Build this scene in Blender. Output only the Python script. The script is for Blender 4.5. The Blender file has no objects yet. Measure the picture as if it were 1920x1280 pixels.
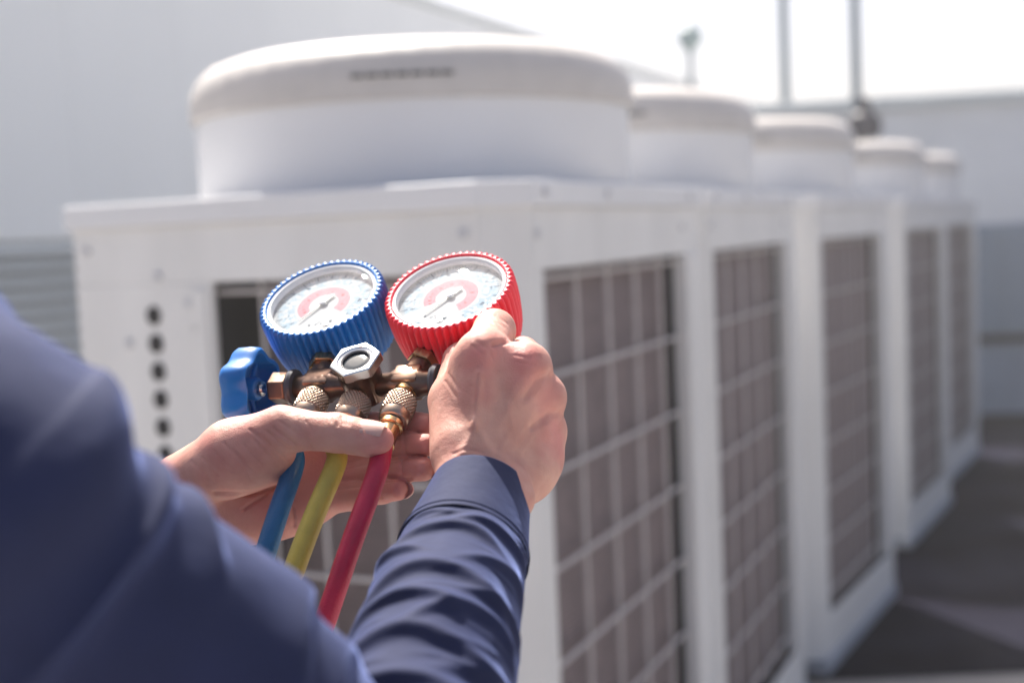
import bpy, bmesh, math, random
import numpy as np
from mathutils import Vector, Matrix
random.seed(7); RNG = np.random.default_rng(7)
S = bpy.context.scene
COL = S.collection
rad = math.radians

# ------------------------------------------------------------------ camera, sky, sun, exposure
FPX = 2400.0                       # focal length in pixels of the 1920 px wide photograph
CAMH = 1.50
pitch, roll = rad(4.75), rad(2.6)
CAM = np.array([0, 0, CAMH])
Fv = np.array([0, math.cos(pitch), -math.sin(pitch)])
U0 = np.array([0, math.sin(pitch), math.cos(pitch)])
X0 = np.array([1.0, 0, 0])
Rv = math.cos(roll) * X0 - math.sin(roll) * U0
Uv = math.sin(roll) * X0 + math.cos(roll) * U0
def P(px, py, d): return CAM + d * (Fv + (px - 960) / FPX * Rv - (py - 640) / FPX * Uv)
def Cc(x, y, z): return CAM + x * Rv + y * Uv + z * Fv

cd = bpy.data.cameras.new('camera'); cam = bpy.data.objects.new('camera', cd); COL.objects.link(cam)
cam.matrix_world = Matrix(((Rv[0], Uv[0], -Fv[0], CAM[0]), (Rv[1], Uv[1], -Fv[1], CAM[1]), (Rv[2], Uv[2], -Fv[2], CAM[2]), (0, 0, 0, 1)))
cd.sensor_width = 36; cd.lens = 36 * FPX / 1920; cd.clip_start = 0.02; cd.clip_end = 2000
cd.dof.use_dof = True; cd.dof.focus_distance = 0.712; cd.dof.aperture_fstop = 4.6
S.camera = cam

SUN_EL, SUN_AZ = 56.0, -21.0        # azimuth measured from +Y, negative = left of the view
w = bpy.data.worlds.new('World'); S.world = w; w.use_nodes = True
nt = w.node_tree; nt.nodes.clear()
sky = nt.nodes.new('ShaderNodeTexSky'); sky.sky_type = 'NISHITA'; sky.sun_disc = False
sky.sun_elevation = rad(SUN_EL); sky.sun_rotation = rad(SUN_AZ)
sky.air_density = 0.65; sky.dust_density = 5.0; sky.ozone_density = 0.4
bg = nt.nodes.new('ShaderNodeBackground'); bg.inputs[1].default_value = 0.10
wo = nt.nodes.new('ShaderNodeOutputWorld')
nt.links.new(sky.outputs[0], bg.inputs[0]); nt.links.new(bg.outputs[0], wo.inputs[0])
sl = bpy.data.lights.new('sun', 'SUN'); sl.energy = 5.0; sl.angle = rad(0.6); sl.color = (1.0, 0.95, 0.87)
sun = bpy.data.objects.new('sun', sl); COL.objects.link(sun)
to_sun = Vector((math.sin(rad(SUN_AZ)) * math.cos(rad(SUN_EL)), math.cos(rad(SUN_AZ)) * math.cos(rad(SUN_EL)), math.sin(rad(SUN_EL))))
sun.rotation_euler = to_sun.to_track_quat('Z', 'Y').to_euler(); sun.location = (0, 0, 12)
S.view_settings.view_transform = 'Standard'; S.view_settings.look = 'None'
S.view_settings.gamma = 1.0; S.view_settings.exposure = 1.13
S.render.engine = 'CYCLES'
S.cycles.use_denoising = True

# ------------------------------------------------------------------ materials
def mat(name, color, rough=0.5, metal=0.0, var=0.0, vscale=30, bump=0.0, bscale=200, bdist=0.0005, sss=0.0, sssr=0.004,
        sheen=0.0, spec=0.5, coat=0.0, color2=None, stretch=None, bdetail=4, rvar=0.0):
    m = bpy.data.materials.new(name); m.use_nodes = True
    n = m.node_tree.nodes; l = m.node_tree.links; b = n['Principled BSDF']
    b.inputs['Base Color'].default_value = (*color, 1); b.inputs['Roughness'].default_value = rough
    b.inputs['Metallic'].default_value = metal; b.inputs['Specular IOR Level'].default_value = spec
    b.inputs['Coat Weight'].default_value = coat
    if sss:
        b.inputs['Subsurface Weight'].default_value = sss; b.inputs['Subsurface Radius'].default_value = (1, .35, .2)
        b.inputs['Subsurface Scale'].default_value = sssr
    if sheen:
        b.inputs['Sheen Weight'].default_value = sheen; b.inputs['Sheen Roughness'].default_value = .32
    tc = n.new('ShaderNodeTexCoord'); src = tc.outputs['Object']
    if stretch:
        mp = n.new('ShaderNodeMapping'); mp.inputs['Scale'].default_value = stretch
        l.new(src, mp.inputs[0]); src = mp.outputs[0]
    if var or color2:
        t = n.new('ShaderNodeTexNoise'); t.inputs['Scale'].default_value = vscale; t.inputs['Detail'].default_value = 6
        l.new(src, t.inputs['Vector'])
        r = n.new('ShaderNodeValToRGB'); r.color_ramp.elements[0].position = .3; r.color_ramp.elements[1].position = .7
        c2 = color2 or tuple(c * (1 - var) for c in color)
        r.color_ramp.elements[0].color = (*c2, 1); r.color_ramp.elements[1].color = (*color, 1)
        l.new(t.outputs[0], r.inputs[0]); l.new(r.outputs[0], b.inputs['Base Color'])
        if rvar:
            mr = n.new('ShaderNodeMapRange'); mr.inputs[3].default_value = rough - rvar; mr.inputs[4].default_value = rough + rvar
            l.new(t.outputs[0], mr.inputs[0]); l.new(mr.outputs[0], b.inputs['Roughness'])
    if bump:
        t2 = n.new('ShaderNodeTexNoise'); t2.inputs['Scale'].default_value = bscale; t2.inputs['Detail'].default_value = bdetail
        l.new(src, t2.inputs['Vector'])
        bp = n.new('ShaderNodeBump'); bp.inputs['Strength'].default_value = bump; bp.inputs['Distance'].default_value = bdist
        l.new(t2.outputs[0], bp.inputs['Height']); l.new(bp.outputs[0], b.inputs['Normal'])
    return m

M = {}
M['paint'] = mat('ivory_cabinet_paint', (.73, .72, .705), .45, var=.12, vscale=7, bump=.05, bscale=60, stretch=(1, 1, .25))
M['paint_cap'] = mat('grey_white_cap_paint', (.70, .70, .71), .4, var=.05, vscale=5)
M['guard'] = mat('beige_guard_paint', (.53, .50, .475), .5, var=.08, vscale=20)
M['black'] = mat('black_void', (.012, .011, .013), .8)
M['grille'] = mat('grille_wire_paint', (.54, .50, .49), .5, var=.15, vscale=30)
M['screw'] = mat('zinc_screw', (.52, .52, .54), .5, metal=.1)
M['roof_wall'] = mat('pale_grey_cladding', (.84, .87, .88), .7, var=.05, vscale=1.2, stretch=(1, 1, .15))
M['end_wall'] = mat('pale_grey_render', (.78, .80, .82), .8, var=.12, vscale=1.5)
M['slat'] = mat('grey_louvre_slat', (.60, .65, .66), .5, var=.08, vscale=8)
M['slat_blue'] = mat('blue_louvre_slat', (.26, .33, .42), .5, var=.15, vscale=8)
M['plinth'] = mat('bluish_plinth', (.28, .33, .41), .8, var=.2, vscale=3)
M['pole'] = mat('galvanised_pole', (.20, .26, .30), .5, metal=0, var=.1, vscale=8)
M['lampdark'] = mat('black_lamp_housing', (.012, .010, .03), .5)
M['globe'] = mat('frosted_globe', (.22, .33, .34), .35, var=.1)
M['floor'] = mat('dark_roofing_felt', (.008, .007, .012), .9, spec=.0, color2=(.026, .026, .040), vscale=2.2, bump=.4, bscale=120, bdist=.003)
M['concrete'] = mat('warm_concrete', (.34, .325, .315), .85, var=.25, vscale=3, bump=.3, bscale=90, bdist=.003)
M['louvre_dark'] = mat('slat_gap_shade', (.10, .11, .12), .8)  # dark colour stands in for the shade between the slats
M['kerb'] = mat('grey_base_rail', (.34, .37, .43), .6, var=.15, vscale=9)

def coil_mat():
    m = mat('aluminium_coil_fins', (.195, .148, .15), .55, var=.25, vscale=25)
    n = m.node_tree.nodes; l = m.node_tree.links; b = n['Principled BSDF']
    tc = n.new('ShaderNodeTexCoord'); wv = n.new('ShaderNodeTexWave'); wv.bands_direction = 'Z'; wv.inputs['Scale'].default_value = 28
    wv.inputs['Distortion'].default_value = .6
    l.new(tc.outputs['Object'], wv.inputs[0])
    bp = n.new('ShaderNodeBump'); bp.inputs['Strength'].default_value = .6; bp.inputs['Distance'].default_value = .004
    l.new(wv.outputs[0], bp.inputs['Height']); l.new(bp.outputs[0], b.inputs['Normal'])
    return m
M['coil'] = coil_mat()

M['blue'] = mat('blue_plastic', (.002, .15, .50), .36, var=.12, vscale=60, bump=.08, bscale=300, spec=.5)
M['red'] = mat('red_plastic', (.90, .035, .065), .38, var=.1, vscale=60, bump=.08, bscale=300)
M['brass'] = mat('aged_brown_brass', (.26, .165, .115), .30, metal=1, color2=(.09, .062, .056), vscale=55, bump=.15, bscale=220, rvar=.08)
M['brass_bright'] = mat('worn_brass', (.62, .40, .20), .26, metal=1, color2=(.36, .22, .12), vscale=90, bump=.1, bscale=300)
M['knurl'] = mat('knurled_brass', (.46, .35, .27), .32, metal=1, color2=(.23, .165, .13), vscale=60)
M['chrome'] = mat('nickel_plate', (.80, .80, .78), .22, metal=1, var=.1, vscale=60)
M['ring'] = mat('dark_rubber_ring', (.05, .05, .06), .35)
M['bezel'] = mat('clear_bezel_rim', (.80, .81, .80), .25, spec=.6)
M['needle'] = mat('dark_needle', (.05, .05, .055), .4)
M['window'] = mat('smoky_sight_window', (.05, .06, .07), .12, spec=.35)
M['hose_blue'] = mat('blue_rubber_hose', (.002, .14, .34), .42, var=.3, vscale=60, bump=.6, bscale=700, bdist=.0006)
M['hose_yellow'] = mat('yellow_rubber_hose', (.58, .46, .07), .45, var=.3, vscale=60, bump=.6, bscale=700, bdist=.0006)
M['hose_red'] = mat('crimson_rubber_hose', (.62, .012, .07), .42, var=.3, vscale=60, bump=.6, bscale=700, bdist=.0006)
M['nail'] = mat('fingernail', (.62, .39, .33), .32, sss=.2, sssr=.002)
M['hair'] = mat('black_hair', (.012, .010, .010), .45, bump=.6, bscale=250, bdist=.002, stretch=(1, 1, .1))
M['trousers'] = mat('charcoal_trousers', (.03, .03, .04), .85, bump=.2, bscale=600)
M['shoe'] = mat('black_leather_shoe', (.02, .018, .016), .4)
M['eye'] = mat('eye_white', (.7, .7, .7), .15)

def cloth_mat():
    m = mat('navy_work_cotton', (.015, .021, .066), .8, var=.18, vscale=40, sheen=.48, spec=.25)
    n = m.node_tree.nodes; l = m.node_tree.links; b = n['Principled BSDF']
    b.inputs['Sheen Tint'].default_value = (.36, .46, .95, 1)
    tc = n.new('ShaderNodeTexCoord')
    a = n.new('ShaderNodeTexNoise'); a.inputs['Scale'].default_value = 1500; a.inputs['Detail'].default_value = 2
    c = n.new('ShaderNodeTexNoise'); c.inputs['Scale'].default_value = 90; c.inputs['Detail'].default_value = 3
    l.new(tc.outputs['Object'], a.inputs[0]); l.new(tc.outputs['Object'], c.inputs[0])
    b1 = n.new('ShaderNodeBump'); b1.inputs['Strength'].default_value = .25; b1.inputs['Distance'].default_value = .0004
    b2 = n.new('ShaderNodeBump'); b2.inputs['Strength'].default_value = .3; b2.inputs['Distance'].default_value = .002
    l.new(a.outputs[0], b1.inputs['Height']); l.new(c.outputs[0], b2.inputs['Height'])
    l.new(b1.outputs[0], b2.inputs['Normal']); l.new(b2.outputs[0], b.inputs['Normal'])
    return m
M['cloth'] = cloth_mat()

def skin_mat():
    m = bpy.data.materials.new('skin'); m.use_nodes = True
    n = m.node_tree.nodes; l = m.node_tree.links; b = n['Principled BSDF']
    b.inputs['Roughness'].default_value = .52; b.inputs['Specular IOR Level'].default_value = .32
    b.inputs['Subsurface Weight'].default_value = .22; b.inputs['Subsurface Radius'].default_value = (1, .32, .18)
    b.inputs['Subsurface Scale'].default_value = .004
    tc = n.new('ShaderNodeTexCoord'); src = tc.outputs['Object']
    t = n.new('ShaderNodeTexNoise'); t.inputs['Scale'].default_value = 55; t.inputs['Detail'].default_value = 5; l.new(src, t.inputs[0])
    r = n.new('ShaderNodeValToRGB'); r.color_ramp.elements[0].position = .3; r.color_ramp.elements[1].position = .72
    r.color_ramp.elements[0].color = (.50, .235, .185, 1); r.color_ramp.elements[1].color = (.64, .365, .285, 1)
    l.new(t.outputs[0], r.inputs[0])
    t3 = n.new('ShaderNodeTexNoise'); t3.inputs['Scale'].default_value = 38; t3.inputs['Detail'].default_value = 3; l.new(src, t3.inputs[0])
    mrr = n.new('ShaderNodeMapRange'); mrr.inputs[1].default_value = .52; mrr.inputs[2].default_value = .75; mrr.inputs[4].default_value = .35; l.new(t3.outputs[0], mrr.inputs[0])
    at = n.new('ShaderNodeAttribute'); at.attribute_name = 'flush'
    mx = n.new('ShaderNodeMix'); mx.data_type = 'RGBA'; mx.inputs['B'].default_value = (.64, .20, .19, 1)
    am = n.new('ShaderNodeMath'); am.operation = 'ADD'; am.use_clamp = True; l.new(at.outputs['Fac'], am.inputs[0]); l.new(mrr.outputs[0], am.inputs[1]); l.new(am.outputs[0], mx.inputs['Factor']); l.new(r.outputs[0], mx.inputs['A']); l.new(mx.outputs['Result'], b.inputs['Base Color'])
    v = n.new('ShaderNodeTexVoronoi'); v.feature = 'DISTANCE_TO_EDGE'; v.inputs['Scale'].default_value = 900; v.inputs['Randomness'].default_value = 1
    l.new(src, v.inputs['Vector'])
    k = n.new('ShaderNodeTexNoise'); k.inputs['Scale'].default_value = 260; k.inputs['Detail'].default_value = 5; l.new(src, k.inputs[0])
    b1 = n.new('ShaderNodeBump'); b1.inputs['Strength'].default_value = .55; b1.inputs['Distance'].default_value = .0004
    b2 = n.new('ShaderNodeBump'); b2.inputs['Strength'].default_value = .45; b2.inputs['Distance'].default_value = .0009
    l.new(v.outputs['Distance'], b1.inputs['Height']); l.new(k.outputs[0], b2.inputs['Height'])
    l.new(b1.outputs[0], b2.inputs['Normal']); l.new(b2.outputs[0], b.inputs['Normal'])
    return m
M['skin'] = skin_mat()

def glass_mat(name, fac, rough):
    m = bpy.data.materials.new(name); m.use_nodes = True
    n = m.node_tree.nodes; l = m.node_tree.links; n.remove(n['Principled BSDF'])
    tr = n.new('ShaderNodeBsdfTransparent'); gl = n.new('ShaderNodeBsdfGlossy'); gl.inputs['Roughness'].default_value = rough
    lw = n.new('ShaderNodeLayerWeight'); lw.inputs[0].default_value = fac
    tcn = n.new('ShaderNodeTexCoord'); ns = n.new('ShaderNodeTexNoise'); ns.inputs['Scale'].default_value = 180; ns.inputs['Detail'].default_value = 5
    l.new(tcn.outputs['Object'], ns.inputs[0])
    mu = n.new('ShaderNodeMath'); mu.operation = 'MULTIPLY_ADD'; mu.inputs[1].default_value = .05; mu.inputs[2].default_value = -.02
    l.new(ns.outputs[0], mu.inputs[0])
    ad = n.new('ShaderNodeMath'); ad.operation = 'ADD'; ad.use_clamp = True
    ad.inputs[0].default_value = fac; l.new(mu.outputs[0], ad.inputs[1])
    mx = n.new('ShaderNodeMixShader'); l.new(ad.outputs[0], mx.inputs[0])
    l.new(tr.outputs[0], mx.inputs[1]); l.new(gl.outputs[0], mx.inputs[2]); l.new(mx.outputs[0], n['Material Output'].inputs[0])
    return m
M['lens'] = glass_mat('scuffed_clear_lens', .03, .015)

def dial_mat(name, seed):
    """printed dial: off white, pink arc, pale blue outer scale band, tick marks (polar coordinates)"""
    m = bpy.data.materials.new(name); m.use_nodes = True
    n = m.node_tree.nodes; l = m.node_tree.links; b = n['Principled BSDF']; b.inputs['Roughness'].default_value = .95; b.inputs['Specular IOR Level'].default_value = .05
    def math_(op, a, c=None, d=None):
        q = n.new('ShaderNodeMath'); q.operation = op
        for i, v in enumerate((a, c, d)):
            if v is None: continue
            if isinstance(v, (int, float)): q.inputs[i].default_value = v
            else: l.new(v, q.inputs[i])
        return q.outputs[0]
    tc = n.new('ShaderNodeTexCoord'); sp = n.new('ShaderNodeSeparateXYZ'); l.new(tc.outputs['Object'], sp.inputs[0])
    x, y = sp.outputs[0], sp.outputs[1]
    r = math_('MULTIPLY', math_('SQRT', math_('ADD', math_('MULTIPLY', x, x), math_('MULTIPLY', y, y))), 1000)   # mm
    th = math_('ARCTAN2', x, y)                                   # 0 at top, +-pi at the bottom
    ath = math_('ABSOLUTE', th)
    def band(v, a, c, soft):
        q1 = n.new('ShaderNodeMapRange'); q1.interpolation_type = 'SMOOTHSTEP'; l.new(v, q1.inputs[0]); q1.inputs[1].default_value = a - soft; q1.inputs[2].default_value = a + soft
        q2 = n.new('ShaderNodeMapRange'); q2.interpolation_type = 'SMOOTHSTEP'; l.new(v, q2.inputs[0]); q2.inputs[1].default_value = c - soft; q2.inputs[2].default_value = c + soft
        return math_('MULTIPLY', q1.outputs[0], math_('SUBTRACT', 1.0, q2.outputs[0]))
    arcmask = band(ath, -1, 2.35, .04)
    ns = n.new('ShaderNodeTexNoise'); ns.inputs['Scale'].default_value = 420; ns.inputs['Detail'].default_value = 3; l.new(tc.outputs['Object'], ns.inputs[0])
    marks = band(ns.outputs[0], .56, .9, .02)
    def ticks(count, frac):
        fr = math_('FRACT', math_('MULTIPLY_ADD', th, count / (2 * math.pi), 100.25))
        return band(fr, .5 - frac, .5 + frac, .05)
    cols = [((.41, .43, .44), None),
            ((.48, .235, .27), math_('MULTIPLY', band(r, 9.5, 17.0, .3), arcmask)),
            ((.27, .35, .41), math_('MULTIPLY', math_('MULTIPLY', band(r, 18.5, 29.5, 1.2), arcmask), band(ns.outputs[0], .46, .75, .05))),
            ((.10, .13, .16), math_('MULTIPLY', math_('MULTIPLY', band(r, 29, 31.5, .2), arcmask), ticks(96, .16))),
            ((.07, .09, .12), math_('MULTIPLY', math_('MULTIPLY', band(r, 27, 31.5, .2), arcmask), ticks(19.2, .05))),
            ((.07, .09, .12), math_('MULTIPLY', math_('MULTIPLY', band(r, 22.5, 25.3, .2), math_('MULTIPLY', arcmask, ticks(19.2, .2))), marks)),
            ((.30, .08, .10), math_('MULTIPLY', math_('MULTIPLY', band(r, 12.0, 14.0, .2), math_('MULTIPLY', arcmask, ticks(24, .22))), marks)),
            ((.08, .10, .12), math_('MULTIPLY', math_('MULTIPLY', band(y, -.0215, -.0190, .0003), band(math_('ABSOLUTE', x), -1, .0075, .0004)), marks)),
            ((.12, .20, .26), math_('MULTIPLY', math_('MULTIPLY', band(y, -.0275, -.0258, .0003), band(math_('ABSOLUTE', x), -1, .011, .0004)), marks))]
    cur = None
    for c, f in cols:
        if f is None:
            g = n.new('ShaderNodeRGB'); g.outputs[0].default_value = (*c, 1); cur = g.outputs[0]; continue
        mx = n.new('ShaderNodeMix'); mx.data_type = 'RGBA'; l.new(f, mx.inputs['Factor']); l.new(cur, mx.inputs['A']); mx.inputs['B'].default_value = (*c, 1); cur = mx.outputs['Result']
    l.new(cur, b.inputs['Base Color'])
    return m
M['dial'] = dial_mat('printed_pressure_dial', 1)

# ------------------------------------------------------------------ mesh helpers
class MB:
    def __init__(s): s.v = []; s.f = []
    def add(s, vs, fs):
        o = len(s.v); s.v += [tuple(map(float, q)) for q in vs]; s.f += [tuple(i + o for i in f) for f in fs]
    def box(s, a, b):
        x0, y0, z0 = a; x1, y1, z1 = b
        s.add([(x0, y0, z0), (x1, y0, z0), (x1, y1, z0), (x0, y1, z0), (x0, y0, z1), (x1, y0, z1), (x1, y1, z1), (x0, y1, z1)],
              [(0, 3, 2, 1), (4, 5, 6, 7), (0, 1, 5, 4), (1, 2, 6, 5), (2, 3, 7, 6), (3, 0, 4, 7)])
    def prism(s, poly, z0, z1):
        n = len(poly)
        s.add([(x, y, z0) for x, y in poly] + [(x, y, z1) for x, y in poly],
              [tuple(range(n))[::-1], tuple(range(n, 2 * n))] + [(i, (i + 1) % n, n + (i + 1) % n, n + i) for i in range(n)])
    def lathe(s, prof, n=32, axis='z', c=(0, 0, 0), mod=None, cap=True):
        """prof: (radius, height); mod(theta, r, h) -> r"""
        vs = []; fs = []
        for r, h in prof:
            for i in range(n):
                t = 2 * math.pi * i / n; rr = mod(t, r, h) if mod else r
                q = (rr * math.cos(t), rr * math.sin(t), h)
                if axis == 'x': q = (q[2], q[0], q[1])
                if axis == 'y': q = (q[1], q[2], q[0])
                vs.append((q[0] + c[0], q[1] + c[1], q[2] + c[2]))
        for j in range(len(prof) - 1):
            for i in range(n):
                a = j * n + i; b = j * n + (i + 1) % n
                fs.append((a, b, b + n, a + n))
        if cap:
            fs.append(tuple(range(n))[::-1]); fs.append(tuple(range((len(prof) - 1) * n, len(prof) * n)))
        s.add(vs, fs)
    def tube(s, pts, radii, n=10, cap=True):
        pts = [Vector(q) for q in pts]
        if isinstance(radii, (int, float)): radii = [radii] * len(pts)
        up = None; vs = []; fs = []
        for i, q in enumerate(pts):
            d = (pts[min(i + 1, len(pts) - 1)] - pts[max(i - 1, 0)]).normalized()
            if up is None: up = d.orthogonal().normalized()
            up = (up - d * up.dot(d)).normalized(); si = d.cross(up)
            for k in range(n):
                t = 2 * math.pi * k / n
                vs.append(q + (up * math.cos(t) + si * math.sin(t)) * radii[i])
        for j in range(len(pts) - 1):
            for i in range(n):
                a = j * n + i; b = j * n + (i + 1) % n; fs.append((a, b, b + n, a + n))
        if cap: fs.append(tuple(range(n))[::-1]); fs.append(tuple(range((len(pts) - 1) * n, len(pts) * n)))
        s.add(vs, fs)
    def mesh(s, name, m, smooth=False, bevel=0, ang=35):
        me = bpy.data.meshes.new(name); me.from_pydata(s.v, [], s.f); me.update()
        bm = bmesh.new(); bm.from_mesh(me)
        bmesh.ops.recalc_face_normals(bm, faces=bm.faces)
        if bevel:
            es = [e for e in bm.edges if len(e.link_faces) == 2 and e.calc_face_angle() > rad(30)]
            bmesh.ops.bevel(bm, geom=es, offset=bevel, segments=2, affect='EDGES', profile=.5)
        if smooth:
            for f in bm.faces: f.smooth = True
            for e in bm.edges: e.smooth = not (len(e.link_faces) == 2 and e.calc_face_angle() > rad(ang))
        bm.to_mesh(me); bm.free()
        if m: me.materials.append(m)
        return me
    def obj(s, name, m, parent=None, smooth=False, bevel=0, ang=35):
        return link(name, s.mesh(name, m, smooth, bevel, ang), parent)
def link(name, me, parent=None):
    o = bpy.data.objects.new(name, me); COL.objects.link(o)
    if parent is not None: o.parent = parent
    return o
def empty(name, mtx=None):
    o = bpy.data.objects.new(name, None); COL.objects.link(o); o.empty_display_size = .1
    if mtx is not None: o.matrix_world = mtx
    return o
def tag(o, label=None, cat=None, group=None, kind=None):
    if label: o['label'] = label
    if cat: o['category'] = cat
    if group: o['group'] = group
    if kind: o['kind'] = kind
    return o
def copy_tree(o, parent=None):
    c = o.copy(); COL.objects.link(c)
    if parent is not None: c.parent = parent
    for ch in list(o.children): copy_tree(ch, c)
    return c

# ------------------------------------------------------------------ ground
m = MB(); m.add([(-150, -150, 0), (150, -150, 0), (150, 150, 0), (-150, 150, 0)], [(0, 1, 2, 3)])
tag(m.obj('ground', M['concrete']), kind='structure')
m = MB(); m.add([(-4, 4.10, .004), (12, 4.02, .004), (12, 10.4, .004), (-4, 10.4, .004)], [(0, 1, 2, 3)])
tag(m.obj('roofing_felt', M['floor']), kind='structure')

# ------------------------------------------------------------------ condenser units
YAW = 24.3
u1 = np.array([math.sin(rad(YAW)), math.cos(rad(YAW)), 0]); u2 = np.array([-math.cos(rad(YAW)), math.sin(rad(YAW)), 0])
UW, UL, UTOP, UCAP, UBASE = .89, 1.035, 1.587, 1.543, .07
CH = .062
# local frame: +x to the right along the front (0 = near right corner, -UW = left), +y to the back
def build_unit():
    e = empty('condenser_unit')
    # opening extents
    FX0, FX1 = -.585, -.12; RY0, RY1 = .108, .915; OT, OB = 1.441, .20
    D = .05
    body = MB()
    # front skin with opening, thickness D
    body.box((-UW, 0, OT), (-CH, .012, UCAP)); body.box((-UW, 0, UBASE), (-CH, .012, OB))
    body.box((-UW, 0, OB), (FX0, .012, OT)); body.box((FX1, 0, OB), (-CH, .012, OT))
    c = body.obj('front_panel', M['paint'], e, bevel=.002)
    body = MB()
    body.box((-.012, CH, OT), (0, UL - .002, UCAP)); body.box((-.012, CH, UBASE), (0, UL - .002, OB))
    body.box((-.012, CH, OB), (0, RY0, OT)); 
    body.obj('side_panel', M['paint'], e, bevel=.002)
    p = MB(); p.box((-.030, RY1, OB), (.006, UL - .004, OT)); p.obj('corner_post', M['paint'], e, bevel=.004)
    p = MB(); p.prism([(-CH, .0005), (-.0005, CH), (-.012, CH + .001), (-CH - .001, .012)], UBASE, UCAP); p.obj('corner_post', M['paint'], e)
    b = MB(); b.box((-UW + .001, .013, UBASE), (-UW + .012, UL - .003, UCAP)); b.obj('side_panel', M['paint'], e)
    b = MB(); b.box((-UW + .013, UL - .014, UBASE), (-.013, UL - .003, UCAP)); b.obj('back_panel', M['paint'], e)
    # coils, recessed
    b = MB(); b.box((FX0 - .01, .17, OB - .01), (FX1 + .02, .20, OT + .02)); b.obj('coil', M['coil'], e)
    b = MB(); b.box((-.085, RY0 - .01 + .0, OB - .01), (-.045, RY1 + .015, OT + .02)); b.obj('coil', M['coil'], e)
    # sides of the openings, painted black to put the recess shade in
    b = MB(); b.box((FX0 - .012, .0125, OB), (FX0 - .001, .169, OT)); b.box((FX1 + .001, .0125, OB), (FX1 + .012, .169, OT)); b.box((FX0, .0125, OT + .001), (FX1, .169, OT + .012)); b.obj('recess_shade_lining', M['black'], e)
    b = MB(); b.box((-.05, RY0 - .012, OB), (-.0125, RY0 - .001, OT)); b.box((-.05, RY1 - .014, OB), (-.0305, RY1 + .011, OT)); b.box((-.05, RY0, OT + .001), (-.0125, RY1, OT + .012)); b.obj('recess_shade_lining', M['black'], e)
    # access flange beside the front opening
    b = MB(); b.box((FX0 - .042, -.006, OB), (FX0 - .012, -.0005, OT - .012)); b.obj('flange', M['paint'], e, bevel=.001)
    # grille bars, each a part
    hb = MB(); hb.tube([(-.018, RY0 + .002, 0), (-.018, RY1 - .002, 0)], .0043, 8); hm = hb.mesh('grille_bar', M['grille'], True)
    vb = MB(); vb.tube([(-.026, 0, OB), (-.026, 0, OT)], .0043, 8); vm = vb.mesh('grille_bar', M['grille'], True)
    z = 1.425
    while z > OB:
        o = link('grille_bar', hm, e); o.location.z = z; z -= .166
    for y in (.15, .315, .48, .645, .81):
        o = link('grille_bar', vm, e); o.location.y = y
    hb = MB(); hb.tube([(FX0, .020, 0), (FX1, .020, 0)], .0043, 8); hm2 = hb.mesh('grille_bar', M['grille'], True)
    vb = MB(); vb.tube([(0, .029, OB), (0, .029, OT)], .0043, 8); vm2 = vb.mesh('grille_bar', M['grille'], True)
    z = 1.423
    while z > OB:
        o = link('grille_bar', hm2, e); o.location.z = z; z -= .166
    for x in (-.50, -.395, -.262, -.17):
        o = link('grille_bar', vm2, e); o.location.x = x
    # holes in the front panel (solid black discs painted for their dark inside)
    hl = MB(); hl.lathe([(.0155, -.0015), (.0155, .004), (.011, .0045)], 24, 'y'); hlm = hl.mesh('cable_hole', M['black'], True)
    for i in range(9):
        o = link('cable_hole', hlm, e); o.location = (-.715 + .001 * i, -.001, 1.385 - .0505 * i); o.scale.z = 1.12
    # screws
    sc = MB(); sc.lathe([(.0085, .001), (.0085, -.003), (.005, -.005)], 14, 'y'); scm = sc.mesh('screw', M['screw'], True)
    for x, zz in ((-.86, 1.505), (-.09, 1.505), (-.70, 1.455), (-.635, 1.405), (-.62, 1.36), (-.775, 1.335)):
        o = link('screw', scm, e); o.location = (x, -.001, zz)
    for y, zz in ((.10, 1.568), (.40, 1.568), (.085, 1.50), (.90, 1.50), (.93, 1.568)):
        o = link('screw', scm, e); o.location = (.012 if zz > 1.54 else .001, y, zz); o.rotation_euler.z = rad(90)
    # cap with overhang, chamfered near corner
    o = .011
    b = MB(); b.prism([(-UW - o, -o), (-CH, -o), (o, CH), (o, UL - .001), (-UW - o, UL - .001)], UCAP + .0005, UTOP); b.obj('top_cover', M['paint_cap'], e, bevel=.004)
    # base rail and feet
    b = MB(); b.box((-UW + .02, .02, .022), (.012, UL - .01, UBASE - .0005)); b.obj('base_rail', M['kerb'], e, bevel=.003)
    fm = MB(); fm.box((-.05, -.05, 0), (.05, .05, .0215)); fmm = fm.mesh('foot', M['ring'], bevel=.004)
    for x in (-UW + .09, -.07):
        for y in (.1, UL - .1):
            q = link('foot', fmm, e); q.location = (x, y, 0)
    # fan drum and guard
    cx, cy, R = -.445, .52, .437
    b = MB(); b.lathe([(R, UTOP + .0005), (R, 1.752), (R - .008, 1.752), (R - .008, UTOP + .0005)], 96, 'z', (cx, cy, 0), cap=False); b.obj('fan_drum', M['paint_cap'], e, True)
    prof = [(R + .003, 1.742), (R + .010, 1.745), (R + .011, 1.775), (R + .006, 1.80), (R - .006, 1.822), (R - .028, 1.842), (R - .06, 1.853), (R - .10, 1.857), (R - .10, 1.851), (R - .06, 1.846), (R - .03, 1.832), (R - .012, 1.81), (R - .004, 1.78), (R - .0075, 1.754)]
    b = MB(); b.lathe(prof, 288, 'z', (cx, cy, 0), mod=lambda t, r, h: r + .0005 * math.cos(48 * t) * (1 if h > 1.75 else 0), cap=False); g = b.obj('fan_guard', M['guard'], e, True)
    b = MB()
    for k in range(9):
        r = .30 - .032 * k
        b.tube([(cx + r * math.cos(t), cy + r * math.sin(t), 1.856) for t in np.linspace(0, 2 * math.pi, 49)], .0028, 6, cap=False)
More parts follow.
